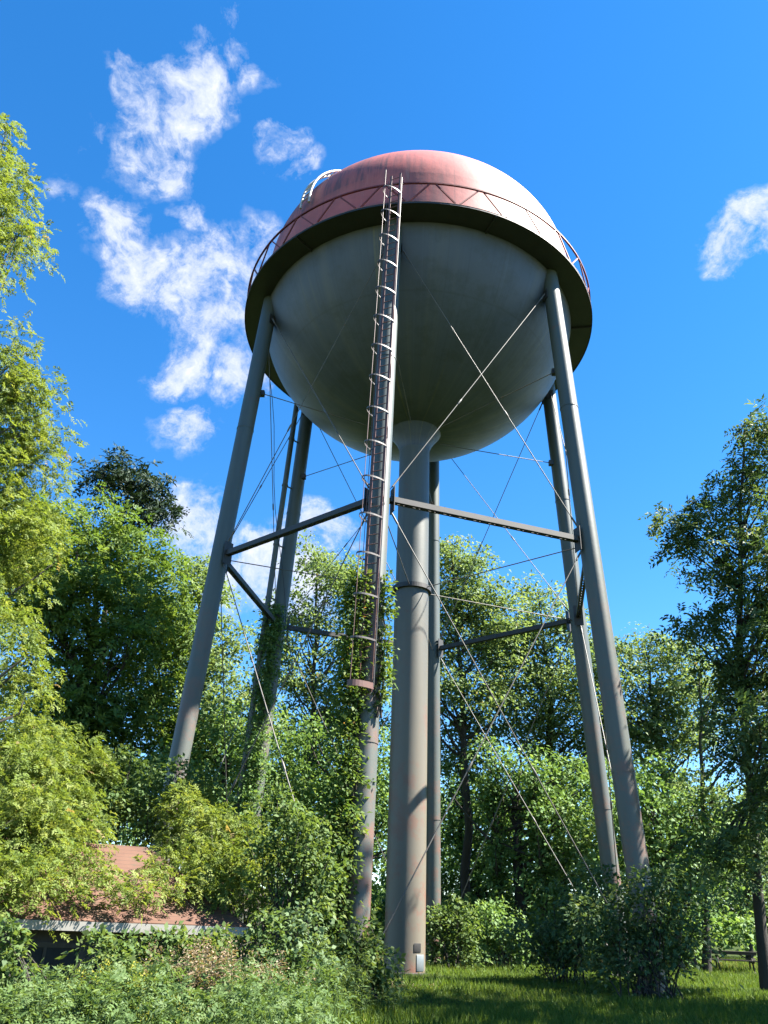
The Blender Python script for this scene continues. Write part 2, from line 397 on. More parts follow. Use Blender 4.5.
# ------------------------------------------------------------------ ground
def make_ground():
    xs = np.concatenate([np.linspace(-600, -60, 14)[:-1], np.linspace(-60, 60, 161), np.linspace(60, 600, 14)[1:]])
    ys = np.concatenate([np.linspace(-300, -40, 10)[:-1], np.linspace(-40, 70, 151), np.linspace(70, 900, 16)[1:]])
    X, Y = np.meshgrid(xs, ys); Z = tz(X, Y)
    V = np.stack([X.ravel(), Y.ravel(), Z.ravel()], 1); nx = len(xs)
    F = [(j*nx+i, j*nx+i+1, (j+1)*nx+i+1, (j+1)*nx+i) for j in range(len(ys)-1) for i in range(nx-1)]
    mb = MB(); mb.add(V, F, True); o = mb.build('ground', MT['ground']); tag(o, kind='structure')
make_ground()

# ------------------------------------------------------------------ water tower
Z1 = 12.895; R1 = 7.322; SL = 0.05013; PH = -0.141865
HB = 25.0; RB = 7.694; RT = 6.926; HW = 27.55; BD = 5.0; BC = 26.1; BH = 6.25; RISER = 0.62; LEGR = 0.315
def leg_r(z): return R1+SL*(Z1-z)
def on_leg(i, z, dr=0.0, da=0.0):
    a = PH+i*PI/3; r = leg_r(z)+dr
    return np.array([r*math.sin(a)+da*math.cos(a), -r*math.cos(a)+da*math.sin(a), z])
def az(a, r, z): return np.array([r*math.sin(a), -r*math.cos(a), z])

def tower():
    root = empty('water_tower', (0, 0, float(tz(0, 0))), 'tall six-legged water tower with faded red domed top and grey-green bowl', 'water tower')
    # bowl
    th = np.linspace(0.0, math.acos((BC-(HB-0.03))/BH), 40)
    prof = [(RT*math.sin(a), BC-BH*math.cos(a)) for a in th if RT*math.sin(a) > 0.9]
    mb = MB(); mb.lathe(prof, 128)
    mb.build('bowl', MT['bowl'], root)
    # red wall and dome
    mb = MB(); mb.lathe([(RT, HB+0.025), (RT, HB+1.3), (RT, HW)], 128)
    mb.build('tank_wall', MT['wall'], root)
    mb = MB(); mb.lathe([((RT-0.01)*math.cos(a), HW+BD*math.sin(a)) for a in np.linspace(0, PI/2, 36)], 128)
    dome = mb.build('dome', MT['dome'], root)
    mb = MB(); mb.lathe([(0.45, HW+BD-0.05), (0.45, HW+BD+0.35), (0.6, HW+BD+0.35), (0.3, HW+BD+0.6), (0.0, HW+BD+0.62)], 24)
    mb.build('roof_vent', MT['galv'], dome)
    # balcony
    bal = empty('balcony', (0, 0, HB), None, None); bal.parent = root; bal.matrix_parent_inverse = world_of(root).inverted()
    mb = MB(); mb.lathe([(RT-0.25, HB-0.012), (RB-0.012, HB-0.012), (RB-0.012, HB+0.02), (RT-0.25, HB+0.02)], 128, smooth=False)
    for k in range(6):                        # brackets under the floor
        a = PH+PI/6+k*2*PI/6
        mb.beam(az(a, RT-0.3, HB-0.055), az(a, RB-0.02, HB-0.045), 0.06, 0.08)
    mb.build('balcony_floor', MT['floor'], bal)
    mb = MB(); mb.lathe([(RB-0.008, HB-0.045), (RB+0.012, HB-0.045), (RB+0.012, HB+0.025), (RB-0.008, HB+0.025)], 128, smooth=False)
    mb.build('fascia', MT['floor'], bal)
    mb = MB(); mb.lathe([(RB-0.03, HB+0.03), (RB+0.02, HB+0.03), (RB+0.02, HB+0.045), (RB-0.03, HB+0.045), (RB-0.03, HB+0.03)], 128, smooth=False)
    mb.build('edge_trim', MT['edge'], bal)
    # railing: top rail and zigzag angle bars
    rl = empty('railing', (0, 0, HB), None, None); rl.parent = root; rl.matrix_parent_inverse = world_of(root).inverted()
    mb = MB(); HR = HB+1.03
    mb.lathe([(RB-0.045, HR-0.03), (RB+0.025, HR-0.03), (RB+0.025, HR+0.03), (RB-0.045, HR+0.03), (RB-0.045, HR-0.03)], 160, smooth=False)
    mb.build('top_rail', MT['rail'], rl)
    n = 26
    for k in range(n):
        mb = MB()
        a = PH+(k+0.35)*2*PI/n; h = PI/n
        mb.beam(az(a+0.012, RB-0.02, HB+0.1), az(a+h-0.012, RB-0.02, HR), 0.05, 0.05)
        mb.build('zigzag_bar', MT['rail'], rl); mb = MB()
        mb.beam(az(a+h+0.012, RB-0.02, HR), az(a+2*h-0.012, RB-0.02, HB+0.1), 0.05, 0.05)
        mb.build('zigzag_bar', MT['rail'], rl)
    # riser
    rs = MB()
    prof = [(RISER+0.04, 0.0)]
    for z in np.linspace(0.3, 19.0, 30): prof.append((RISER*1.035 if z < Z1 else RISER, z))
    rs.lathe(prof+[(RISER, 19.1)], 48)
    riser = rs.build('riser_pipe', MT['riser'], root)
    mb = MB(); fl = []
    for k in range(13):
        q = k/12; fl.append((RISER+0.0+(1.15-RISER)*q**1.6, 19.05+0.95*q))
    mb.lathe(fl, 48); mb.build('flared_neck', MT['bowl'], riser)
    mb = MB(); mb.lathe([(RISER, Z1-0.12), (RISER+0.12, Z1-0.12), (RISER+0.12, Z1+0.05), (RISER, Z1+0.08)], 48, smooth=False)
    mb.build('collar', MT['strut'], riser)
    mb = MB(); mb.lathe([(RISER-0.02, 0.18), (RISER+0.09, 0.18), (RISER+0.09, 0.30), (RISER, 0.32)], 48, smooth=False)
    mb.build('base_flange', MT['strut'], riser)
    mb = MB(); mb.lathe([(RISER*1.035+0.006, 0.35), (RISER*1.035+0.018, 0.37), (RISER*1.035+0.018, 0.78), (RISER*1.035+0.006, 0.8)], 10, a0=0.60, a1=1.10)
    hp = mb.build('hatch_plate', MT['pale'], riser)
    mb = MB(); mb.lathe([(RISER*1.035+0.008, 0.85), (RISER*1.035+0.014, 0.87), (RISER*1.035+0.014, 1.07), (RISER*1.035+0.008, 1.1)], 10, a0=0.45, a1=0.85)
    mb.build('hatch_opening', MT['dark'], riser)
    # legs, struts, rods
    for i in range(6):
        zb = float(tz(*on_leg(i, 0)[:2]))-0.1
        lg = MB()
        lg.tube([on_leg(i, z) for z in np.linspace(zb, HB-0.03, 12)], LEGR, 24)
        leg = lg.build('leg', MT['leg'], root)
        f = MB(); p = on_leg(i, zb+0.02); f.box(p, (0.95, 0.95, 0.3)); f.build('footing', MT['concrete'], leg)
        for s in (-1, 1):                      # gusset plates at the strut joint
            a = PH+i*PI/3; d = on_leg((i+s) % 6, Z1)-on_leg(i, Z1); d /= np.linalg.norm(d)
            c = on_leg(i, Z1)+d*(LEGR+0.12)
            g = MB(); g.beam(c-np.array([0, 0, 0.42]), c+np.array([0, 0, 0.42]), 0.02, 0.36, up=np.cross(d, (0, 0, 1))); g.build('gusset_plate', MT['strut'], leg)
            c2 = on_leg(i, 23.75)+d*(LEGR+0.02)
            g = MB(); g.beam(c2-np.array([0, 0, 0.22]), c2+np.array([0, 0, 0.22]), 0.02, 0.3, up=np.cross(d, (0, 0, 1))); g.build('gusset_plate', MT['strut'], leg)
        g = MB(); inn = on_leg(i, 20.15, -LEGR-0.05); g.box(inn, (0.2, 0.2, 0.22)); g.build('rod_bracket', MT['strut'], leg)
        for zz in (5.6, 18.3):
            g = MB(); pp = [on_leg(i, zz-0.03), on_leg(i, zz+0.03)]; g.tube(pp, LEGR+0.014, 24); g.build('weld_seam', MT['leg'], leg)
    for i in range(6):
        j = (i+1) % 6
        A, B = on_leg(i, Z1), on_leg(j, Z1); d = (B-A)/np.linalg.norm(B-A)
        a, b = A+d*(LEGR+0.02), B-d*(LEGR+0.02)
        nrm = np.cross(d, (0, 0, 1))
        st = MB()
        for s in (-1, 1):                      # two channels with lacing between
            o = nrm*s*0.09
            st.beam(a+o, b+o, 0.014, 0.18)
            for q in (-1, 1):
                oo = o-nrm*s*0.032+np.array([0, 0, q*0.0835]); st.beam(a+oo, b+oo, 0.05, 0.012)
        L = np.linalg.norm(b-a); n = 26
        for k in range(n):
            for q in (-1, 1):
                p0 = a+d*L*k/n+nrm*(0.075 if k % 2 else -0.075)+np.array([0, 0, q*0.097]); p1 = a+d*L*(k+1)/n+nrm*(-0.075 if k % 2 else 0.075)+np.array([0, 0, q*0.097])
                st.beam(p0, p1, 0.045, 0.008)
        st.build('strut', MT['strut'], root)
        for (i0, i1) in ((i, j), (j, i)):
            dd = on_leg(i1, Z1)-on_leg(i0, Z1); dd /= np.linalg.norm(dd)
            for (z0, z1) in ((23.75, Z1+0.42), (Z1-0.42, float(tz(*on_leg(i1, 0)[:2]))+0.7)):
                off = (0.045 if i0 == i else -0.045)*np.cross(dd, (0, 0, 1))*(1 if i0 == i else 1)
                P0 = on_leg(i0, z0)+dd*(LEGR+0.06)+off; P1 = on_leg(i1, z1)-dd*(LEGR+0.06)+off
                m_ = MB(); m_.tube([P0, P1], 0.017, 6)
                u = (P1-P0)/np.linalg.norm(P1-P0); L2 = np.linalg.norm(P1-P0)
                m_.tube([P0+u*0.05, P0+u*0.45], 0.032, 6)
                m_.tube([P1-u*0.45, P1-u*0.05], 0.032, 6)
                c = P0+u*L2*0.62; m_.tube([c-u*0.16, c-u*0.1, c+u*0.1, c+u*0.16], [0.018, 0.034, 0.034, 0.018], 6)
                m_.build('brace_rod', MT['rod'], root)
        m_ = MB(); m_.tube([on_leg(i, 20.15, -LEGR-0.1), az(PH+i*PI/3, 1.15, 19.75)], 0.018, 6)
        m_.build('spoke_rod', MT['rod'], root)
        m_ = MB(); m_.tube([on_leg(i, Z1-0.1, -LEGR), az(PH+i*PI/3, RISER+0.1, Z1-0.05)], 0.018, 6)
        m_.build('spoke_rod', MT['rod'], root)
    # hanging cable and overflow pipe on the rear left leg
    ca = min(np.linspace(R(-135), R(-60), 200), key=lambda a: abs(proj(az(a, RB-0.2, HB))[0]-269)+(50 if proj(az(a, RB-0.2, HB))[1] < 330 else 0))
    c0 = az(ca, RB-0.2, HB-0.05); c1 = on_leg(4, 12.6, -LEGR-0.05, -0.1)
    pts = [c0*(1-q)+c1*q+np.array([0.10*math.sin(q*9), 0, 0]) for q in np.linspace(0, 1, 10)]
    m_ = MB(); m_.tube(pts, 0.016, 6); m_.build('hanging_cable', MT['floor'], root)
    m_ = MB()
    q = [on_leg(4, z, 0.05, 0.72) for z in np.linspace(0.6, HB-0.05, 9)]
    m_.tube(q, 0.125, 12)
    for z in (4.5, 8.5, 12.3, 14.0, 16.5, 19.5, 22.0):
        m_.beam(on_leg(4, z), on_leg(4, z, 0.05, 0.72), 0.05, 0.05)
        m_.tube([on_leg(4, z-0.04, 0.05, 0.72), on_leg(4, z+0.04, 0.05, 0.72)], 0.15, 12)
    m_.build('overflow_pipe', MT['leg'], root)
    # caged ladder on the front leg
    ld = empty('ladder', tuple(on_leg(0, 7.0)), None, None); ld.parent = root; ld.matrix_parent_inverse = world_of(root).inverted()
    ZB, ZT = 6.9, 26.2
    fa = PH-0.22                               # the way the ladder faces
    out = np.array([math.sin(fa), -math.cos(fa), 0]); sid = np.array([math.cos(fa), math.sin(fa), 0])
    LB = on_leg(0, ZB)+out*0.46+sid*0.08; LT = az(PH+0.030, RB+0.26, ZT)
    def lp(z): q = (z-ZB)/(ZT-ZB); return LB*(1-q)+LT*q
    for s in (-1, 1):
        m_ = MB(); m_.beam(lp(ZB-0.1)+sid*s*0.18, lp(ZT)+sid*s*0.18, 0.075, 0.025, up=out); m_.build('side_rail', MT['ladrail'], ld)
    z = ZB+0.2
    while z < ZT-0.1:
        m_ = MB(); m_.tube([lp(z)-sid*0.18, lp(z)+sid*0.18], 0.014, 6); z += 0.3
        m_.build('rung', MT['ladrail'], ld)
    def cage(f, z): 
        a = f*PI*1.0
        return lp(z)+sid*0.27*math.cos(a)+out*(0.04+0.50*math.sin(a))-sid*0.16*math.sin(a)
    z = ZB+0.02; k = 0
    while z < ZT:
        m_ = MB()
        ps = [cage(f, z) for f in np.linspace(0, 1, 15)]
        for a_, b_ in zip(ps[:-1], ps[1:]): m_.beam(a_, b_, 0.012, 0.16 if k == 0 else 0.05)
        for s in (-1, 1): m_.beam(lp(z)+sid*s*0.27+out*0.03, lp(z)+sid*s*0.18, 0.012, 0.05)
        m_.build('cage_hoop', MT['ladder' if k else 'ladrail'], ld); z += 1.21; k += 1
    for f in (0.0, 0.5, 1.0):
        m_ = MB(); m_.tube([cage(f, ZB), cage(f, ZT-0.3)], 0.017 if f == 0 else 0.011, 6); m_.build('cage_bar', MT['ladder' if f == 0 else 'ladrail'], ld)
    z = ZB+0.8
    while z < 24.6:                            # stand-off brackets to the leg
        for s in (-1, 1):
            m_ = MB(); m_.beam(lp(z)+sid*s*0.2, on_leg(0, z)+sid*s*0.2, 0.04, 0.04); m_.build('standoff_bracket', MT['ladrail'], ld)
        z += 2.42
    # curved ladder up the dome on the left
    rl2 = empty('roof_ladder', tuple(az(R(-80), RT, HW)), None, None); rl2.parent = root; rl2.matrix_parent_inverse = world_of(root).inverted()
    def dm(e, lift, a): return np.array([(RT+lift)*math.cos(e)*math.sin(a), -(RT+lift)*math.cos(e)*math.cos(a), HW+(BD+lift)*math.sin(e)])
    a0 = min(np.linspace(R(-85), R(-20), 300), key=lambda a: abs(proj(dm(0.0, 0.2, a))[0]-305))
    for s in (-1, 1):
        m_ = MB(); m_.tube([dm(e, 0.22, a0+s*0.035) for e in np.linspace(-0.02, 1.1, 20)], 0.05, 8); m_.build('side_rail', MT['galv'], rl2)
    for e in np.linspace(0.05, 1.05, 20):
        m_ = MB(); m_.tube([dm(e, 0.22, a0-0.035), dm(e, 0.22, a0+0.035)], 0.03, 6); m_.build('rung', MT['galv'], rl2)
    return root
tower()

# ------------------------------------------------------------------ foliage engine
def nrmz(v): return v/(np.linalg.norm(v, axis=-1, keepdims=True)+1e-9)
def leaf_mesh(name, P, A, N, L, W, tint, m, parent=None):
    """P base points, A axes, N normals: one pointed leaf face each"""
    A = nrmz(A); Sd = nrmz(np.cross(N, A)); N2 = np.cross(A, Sd)
    L = np.asarray(L)[:, None]; W = np.asarray(W)[:, None]
    v = np.stack([P, P+A*L*0.42+Sd*W*0.5+N2*W*0.12, P+A*L-N2*L*0.06, P+A*L*0.42-Sd*W*0.5+N2*W*0.12], 1).reshape(-1, 3)
    n = len(P)
    me = bpy.data.meshes.new(name)
    me.vertices.add(4*n); me.vertices.foreach_set('co', v.astype(np.float32).ravel())
    me.loops.add(4*n); me.loops.foreach_set('vertex_index', np.arange(4*n, dtype=np.int32))
    me.polygons.add(n); me.polygons.foreach_set('loop_start', np.arange(0, 4*n, 4, dtype=np.int32))
    me.update(calc_edges=True)
    at_ = me.attributes.new('tint', 'FLOAT', 'FACE'); at_.data.foreach_set('value', np.clip(tint, 0, 1).astype(np.float32))
    me.materials.append(m)
    o = bpy.data.objects.new(name, me); col.objects.link(o)
    if parent is not None:
        o.parent = parent; o.matrix_parent_inverse = world_of(parent).inverted()
    return o

def clump_leaves(C, rad, per, size, style='broad', flat=0.45, droop=0.35, out=None):
    """sprays of leaves round clump centres C. Returns P, A, N, L, W, tint"""
    n = len(C); ci = np.repeat(np.arange(n), per)
    m = len(ci)
    rr = rad[ci]
    ph1 = rng.uniform(0, 2*PI, n)[ci]; ph2 = rng.uniform(0, 2*PI, n)[ci]
    fi = rng.uniform(0, 2*PI, m)
    hr = np.sqrt(rng.random(m))*(0.95+0.28*np.sin(3*fi+ph1)+0.2*np.sin(5*fi+ph2))*(1+0.12*rng.normal(size=m))
    g = np.stack([hr*np.cos(fi), hr*np.sin(fi), flat*(0.9-hr**2)+rng.normal(size=m)*0.16], 1)
    tl = rng.normal(size=(n, 2))[ci]*0.28
    g[:, 2] += tl[:, 0]*g[:, 0]+tl[:, 1]*g[:, 1]-droop*0.4*hr**2
    P = C[ci]+g*rr[:, None]
    A = nrmz(np.stack([g[:, 0], g[:, 1], g[:, 2]*0.4-0.35*hr], 1)+rng.normal(size=(m, 3))*0.5)
    N = nrmz(np.array([0, 0, 1.0])+np.stack([g[:, 0], g[:, 1], 0*hr], 1)*0.6+rng.normal(size=(m, 3))*0.5)
    ct = rng.normal(size=n)*0.13
    tint = 0.47+ct[ci]+rng.normal(size=m)*0.15
    odd = rng.random(m) < 0.006; tint[odd] = 1.0
    if style == 'broad':
        L = size*rng.uniform(0.5, 1.45, m); W = L*rng.uniform(0.5, 0.72, m)
        return P, A, N, L, W, np.where(odd, 1.0, np.minimum(tint, 0.92))
    # pinnate frond: leaflets in pairs along a drooping rachis
    K = 6 if style == 'frond' else 4
    fl = size*rng.uniform(0.75, 1.25, m)
    Sd = nrmz(np.cross(N, A)); N2 = np.cross(A, Sd)
    t = np.tile(np.repeat(np.linspace(0.2, 0.95, K), 2), m); s = np.tile(np.array([1, -1]*K), m)
    i = np.repeat(np.arange(m), 2*K)
    PP = P[i]+A[i]*(fl[i]*t)[:, None]-np.array([0, 0, 1.0])*(0.28*fl[i]*t*t)[:, None]
    AA = nrmz(A[i]*0.55+Sd[i]*(s*0.9)[:, None]+rng.normal(size=(len(i), 3))*0.22-np.array([0, 0, 0.12]))
    NN = nrmz(N2[i]+rng.normal(size=(len(i), 3))*0.3)
    L = fl[i]*(0.34 if style == 'frond' else 0.42)*(1.1-0.45*np.abs(t-0.45))*rng.uniform(0.8, 1.2, len(i)); W = L*0.40
    tt = np.where(odd[i], 1.0, np.minimum(tint[i]+rng.normal(size=len(i))*0.05, 0.92))
    return PP, AA, NN, L, W, tt

def bez(a, c, b, n=7):
    t = np.linspace(0, 1, n)[:, None]
    return (1-t)**2*a+2*t*(1-t)*c+t*t*b

def plant(name, label, cat, lobes, d, leafm, trunk_px=None, size=0.16, style='broad', density=1.0, per=34, clump=0.8,
          trunk_r=0.22, bark='bark', group=None, limbs=40, stems=1, flat=0.45, droop=0.35, base=None, depth=1.0, parts=('trunk', 'crown'), lean=0.0, top=None):
    """lobes: (px, py, r_px[, distance offset]) of crown masses seen in the photograph at distance d"""
    CC = []; LB = []
    for lb in lobes:
        if len(lb) == 5:                       # world-space lobe: x, y, z, radius
            c = np.array(lb[:3], float); rm = lb[3]; px = None
        else: px, py, r = lb[:3]
        if px is not None:
            dd = d+(lb[3] if len(lb) > 3 else rng.uniform(-0.5, 0.5)*r*mpp(px, py, d)*depth)
            c = at(px, py, dd); rm = r*mpp(px, py, dd)
        LB.append((c, rm))
        k = max(3, int(density*5.2*(rm/clump)**2.1))
        v = nrmz(rng.normal(size=(k, 3)))*(rng.random(k)[:, None]**(1/2.3))
        v = v*rm*np.array([1, 1, 0.95])*0.93
        CC.append(c+v)
    C = np.concatenate(CC)
    gz = tz(C[:, 0], C[:, 1]); C = C[C[:, 2] > gz+0.12]
    cen = np.mean([c for c, _ in LB], 0)
    if base is None:
        if trunk_px is not None: b = at(trunk_px[0], 930, trunk_px[1] if len(trunk_px) > 1 else d)
        else: b = cen
        base = np.array([b[0], b[1], float(tz(b[0], b[1]))])
    root = empty(name, tuple(base), label, cat, group)
    hi = max(LB, key=lambda q: q[0][2]+0.3*q[1])
    topz = hi[0][2]+0.45*hi[1] if top is None else top
    wood = MB()
    if stems == 1:
        n = 12; q = np.linspace(0, 1, n)
        tp = np.array([0.6*hi[0][0]+0.4*cen[0], 0.6*hi[0][1]+0.4*cen[1], topz])
        ctrl = np.array([base[0]+lean, base[1], base[2]+(topz-base[2])*0.5])
        T = bez(base-np.array([0, 0, 0.2]), ctrl, tp, n)
        T[1:-1] += rng.normal(size=(n-2, 3))*np.array([0.12, 0.12, 0])*min(1, trunk_r*3)
        rad = trunk_r*(1-q)**0.8+0.02; rad[0] *= 1.35
        wood.tube(T, rad, 8)
        pick = rng.permutation(len(C))[:limbs]
        for k in pick:
            c = C[k]; hd = math.hypot(c[0]-cen[0], c[1]-cen[1])
            zs = np.clip(c[2]-0.8*hd-0.6, base[2]+0.28*(topz-base[2]), topz-0.4)
            u = np.interp(zs, T[:, 2], q)
            a = np.array([np.interp(u, q, T[:, j]) for j in range(3)])
            mid = a*0.45+c*0.55+np.array([0, 0, -0.12*hd])+rng.normal(size=3)*0.12*hd
            pts = bez(a, mid, c, 7); pts[1:-1] += rng.normal(size=(5, 3))*0.03*hd
            r0 = min(0.55*np.interp(u, q, rad), 0.016+0.012*np.linalg.norm(c-a)*2)
            wood.tube(pts, np.linspace(r0, 0.008, 7), 5, cap=False)
    else:
        pick = rng.permutation(len(C))[:max(limbs, stems)]
        for k in pick:
            c = C[k]; a = base+np.array([*(rng.normal(size=2)*0.18*stems**0.3), -0.1])
            mid = np.array([0.7*a[0]+0.3*c[0], 0.7*a[1]+0.3*c[1], 0.35*a[2]+0.65*c[2]])
            wood.tube(bez(a, mid, c, 6), np.linspace(trunk_r, 0.006, 6), 5, cap=False)
    wood.build(parts[0], MT[bark], root)
    rad = clump*rng.uniform(0.7, 1.25, len(C))
    data = clump_leaves(C, rad, per, size, style, flat, droop)
    ok = data[0][:, 2] > tz(data[0][:, 0], data[0][:, 1])+0.02
    data = [x[ok] for x in data]
    leaf_mesh(parts[1], *data, MT[leafm], root)
    return root
NB = ('stems', 'foliage')

# ------------------------------------------------------------------ trees
plant('locust_tree', 'tall feathery yellow-green tree at the frame edge, taller than every other tree', 'tree',
      [(-40,190,62),(-5,190,38),(18,235,28),(-8,150,30),(-15,250,40),(14,400,50),(-10,470,70),(28,445,36),(30,392,32),(8,350,26),(-10,560,75),(20,530,40),(-10,650,50),(12,690,30)], 13.5, 'l_locust',
      trunk_px=(-190, 14.0), top=9.0, size=0.165, style='frond', per=34, clump=0.40, trunk_r=0.2, bark='bark2', limbs=60, flat=0.7, droop=0.5)
plant('ash_tree', 'broad dark green leafy tree just left of the tower front left leg', 'tree',
      [(60,552,56),(130,562,46),(100,532,34),(160,600,42),(95,630,70),(150,680,50),(60,710,65),(125,735,62),(40,600,55),(10,540,50),(180,640,30),(175,745,40),(20,770,60),(100,790,60)], 38.5, 'l_broad',
      size=0.62, style='coarse', per=20, clump=1.0, trunk_r=0.32, limbs=60, depth=1.6)
plant('walnut_tree', 'dark bluish crown poking up behind the broad leafy tree', 'tree',
      [(122,480,26),(152,486,21),(162,512,17),(104,476,18),(140,510,24)], 43, 'l_dark',
      size=0.7, style='coarse', per=12, clump=0.8, trunk_r=0.3, limbs=26, density=0.9)
BG = 'woodland trees behind the tower'
plant('poplar_tree', 'pale airy tree between the two left tower legs', 'tree',
      [(205,585,32),(180,625,42),(215,655,46),(195,705,50),(240,720,50),(190,570,20),(225,770,45)], 41, 'l_airy', size=0.19, per=88, clump=0.85, trunk_r=0.24, bark='bark2', limbs=40, group=BG, density=1.05)
plant('poplar_tree', 'loose tree with sky gaps between rear left leg and ladder leg', 'tree',
      [(330,585,30),(312,560,20),(345,580,26),(300,620,34),(350,640,38),(318,690,42),(285,665,30),(345,730,44),(295,745,45)], 43, 'l_airy', size=0.19, per=88, clump=0.85, trunk_r=0.22, bark='bark2', limbs=60, group=BG, density=1.05)
plant('poplar_tree', 'tall pale tree rising directly right of the central riser pipe', 'tree',
      [(455,572,32),(442,552,20),(472,562,20),(488,600,26),(430,610,30),(470,600,38),(495,632,30),(450,640,42),(480,685,46),(432,690,40),(505,610,16),(460,740,45)], 42, 'l_airy', size=0.19, per=88, clump=0.85, trunk_r=0.24, bark='bark', limbs=55, group=BG, density=1.05)
plant('maple_tree', 'full rounded tree behind the strut between riser and right legs', 'tree',
      [(545,625,36),(535,600,22),(512,640,34),(500,660,34),(578,640,26),(600,660,26),(565,625,22),(520,670,42),(575,680,46),(545,715,48),(510,725,40),(590,730,44),(560,765,44)], 44, 'l_airy', size=0.19, per=88, clump=0.9, trunk_r=0.3, limbs=55, group=BG, density=1.05)
plant('maple_tree', 'light green tree just right of the front right tower leg', 'tree',
      [(640,655,30),(665,655,22),(690,668,26),(610,690,32),(680,720,40),(625,650,16),(650,705,44),(690,690,30),(620,740,44),(665,755,46),(700,735,22)], 45, 'l_airy', size=0.19, per=88, clump=0.9, trunk_r=0.26, limbs=50, group=BG, density=1.05)
plant('maple_tree', 'small pale tree in front of the sky gap beside the dark right tree', 'tree',
      [(715,695,26),(695,672,16),(735,690,26),(745,740,26),(690,800,34),(720,815,34)], 40, 'l_airy', trunk_px=(700, 40), size=0.17, per=70, clump=0.75, trunk_r=0.16, limbs=46, group=BG, density=0.5, lean=1.0)
# lower, darker second storey of the wood
plant('beech_tree', 'deep green tree low between the left legs, under the pale airy crown', 'tree',
      [(210,770,60),(255,790,55),(165,790,50),(235,740,40),(280,815,48),(200,830,55)], 37, 'l_back', size=0.19, per=88, clump=1.0, trunk_r=0.25, limbs=30, group=BG, density=1.055)
plant('beech_tree', 'dense green tree behind the ivy-covered ladder leg', 'tree',
      [(310,770,55),(345,800,50),(375,760,40),(330,830,55),(385,820,48),(290,850,45),(380,690,30)], 38, 'l_back', size=0.19, per=88, clump=1.0, trunk_r=0.25, limbs=30, group=BG, density=1.055)
plant('beech_tree', 'shadowy tree low behind the riser pipe and its thin rear leg', 'tree',
      [(460,790,48),(440,830,50),(490,830,50),(470,880,52),(420,880,45),(510,880,45)], 46, 'l_back', size=0.19, per=88, clump=1.05, trunk_r=0.26, limbs=26, group=BG, density=1.055)
plant('beech_tree', 'tree with dark ivy-clad trunk between riser and rear right leg', 'tree',
      [(530,790,40),(560,820,44),(500,770,32),(590,800,44),(585,860,50),(545,880,46)], 40, 'l_back', trunk_px=(520, 40), size=0.19, per=88, clump=0.95, trunk_r=0.34, limbs=30, group=BG, density=1.05, top=9.5)
plant('beech_tree', 'leafy tree filling the gap behind the front right leg near the ground', 'tree',
      [(640,800,46),(680,830,50),(650,850,50),(610,850,40),(700,870,46),(665,890,48),(725,840,32)], 39, 'l_back', size=0.19, per=88, clump=1.0, trunk_r=0.26, limbs=30, group=BG, density=1.055)
plant('maple_tree', 'distant light green tree seen low beyond the picnic table', 'tree',
      [(715,880,40),(745,850,40),(765,890,40),(735,905,26),(700,905,26),(770,820,40),(720,830,34)], 62, 'l_airy', size=0.26, per=46, clump=1.2, trunk_r=0.24, limbs=30, group=BG, density=1.05)
plant('oak_tree', 'dark shaded tree leaning in from the right frame edge above the table', 'tree',
      [(758,440,22),(775,425,20),(742,462,14),(728,488,18),(708,505,17),(690,518,14),(674,524,11),(700,545,15),(722,525,18),(748,505,22),(775,485,30),
       (685,548,10),(735,560,20),(760,545,24),(785,560,40),(712,578,16),(742,595,22),(728,618,18),(704,622,14),(692,634,9),(768,615,30),(755,645,22),(730,650,17),(745,680,22),(718,672,13),
       (775,680,34),(758,715,22),(735,715,16),(722,742,13),(765,750,26),(745,765,15),(785,800,40),(748,815,18),(730,838,16),(765,850,24),(742,872,16),(712,860,12),(790,720,40),(800,640,50)], 27, 'l_oak',
      trunk_px=(758, 27.5), size=0.46, style='coarse', per=22, clump=0.72, trunk_r=0.16, limbs=110, density=0.8, lean=0.5, depth=3.0, droop=0.6)

# ivy-clad trunks standing in the wood
def ivy_trunk(px, d, ztop, label, r=0.2):
    b = at(px, 930, d); base = np.array([b[0], b[1], float(tz(b[0], b[1]))])
    root = empty('ivy_clad_trunk', tuple(base), label, 'tree', 'ivy-clad trunks in the wood')
    n = 12; T = np.linspace(0, 1, n)[:, None]*np.array([rng.normal()*0.5, 0, ztop])+base; T[1:] += rng.normal(size=(n-1, 3))*np.array([0.1, 0.1, 0])
    w = MB(); w.tube(T, np.linspace(r, r*0.4, n), 8)
    for k in range(7):
        a = T[5+rng.integers(0, 6)]; e = a+np.array([rng.normal()*1.6, rng.normal()*1.2, rng.uniform(1.0, 2.6)])
        w.tube(bez(a, (a+e)/2+np.array([0, 0, -0.3]), e), np.linspace(r*0.35, 0.012, 7), 5, cap=False)
    w.build('trunk', MT['bark'], root)
    q = rng.random(220); C = np.stack([np.interp(q, np.linspace(0, 1, n), T[:, j]) for j in range(3)], 1)
    C[:, :2] += rng.normal(size=(220, 2))*0.2
    leaf_mesh('ivy', *clump_leaves(C, np.full(220, 0.34), 26, 0.17, 'broad', 1.2, 0.2), MT['l_back'], root)
ivy_trunk(503, 39.5, 7.2, 'dark ivy-clad trunk nearest the riser pipe in the wood', 0.26)
ivy_trunk(548, 39.0, 7.6, 'dark ivy-clad trunk closest to the rear right tower leg', 0.24)
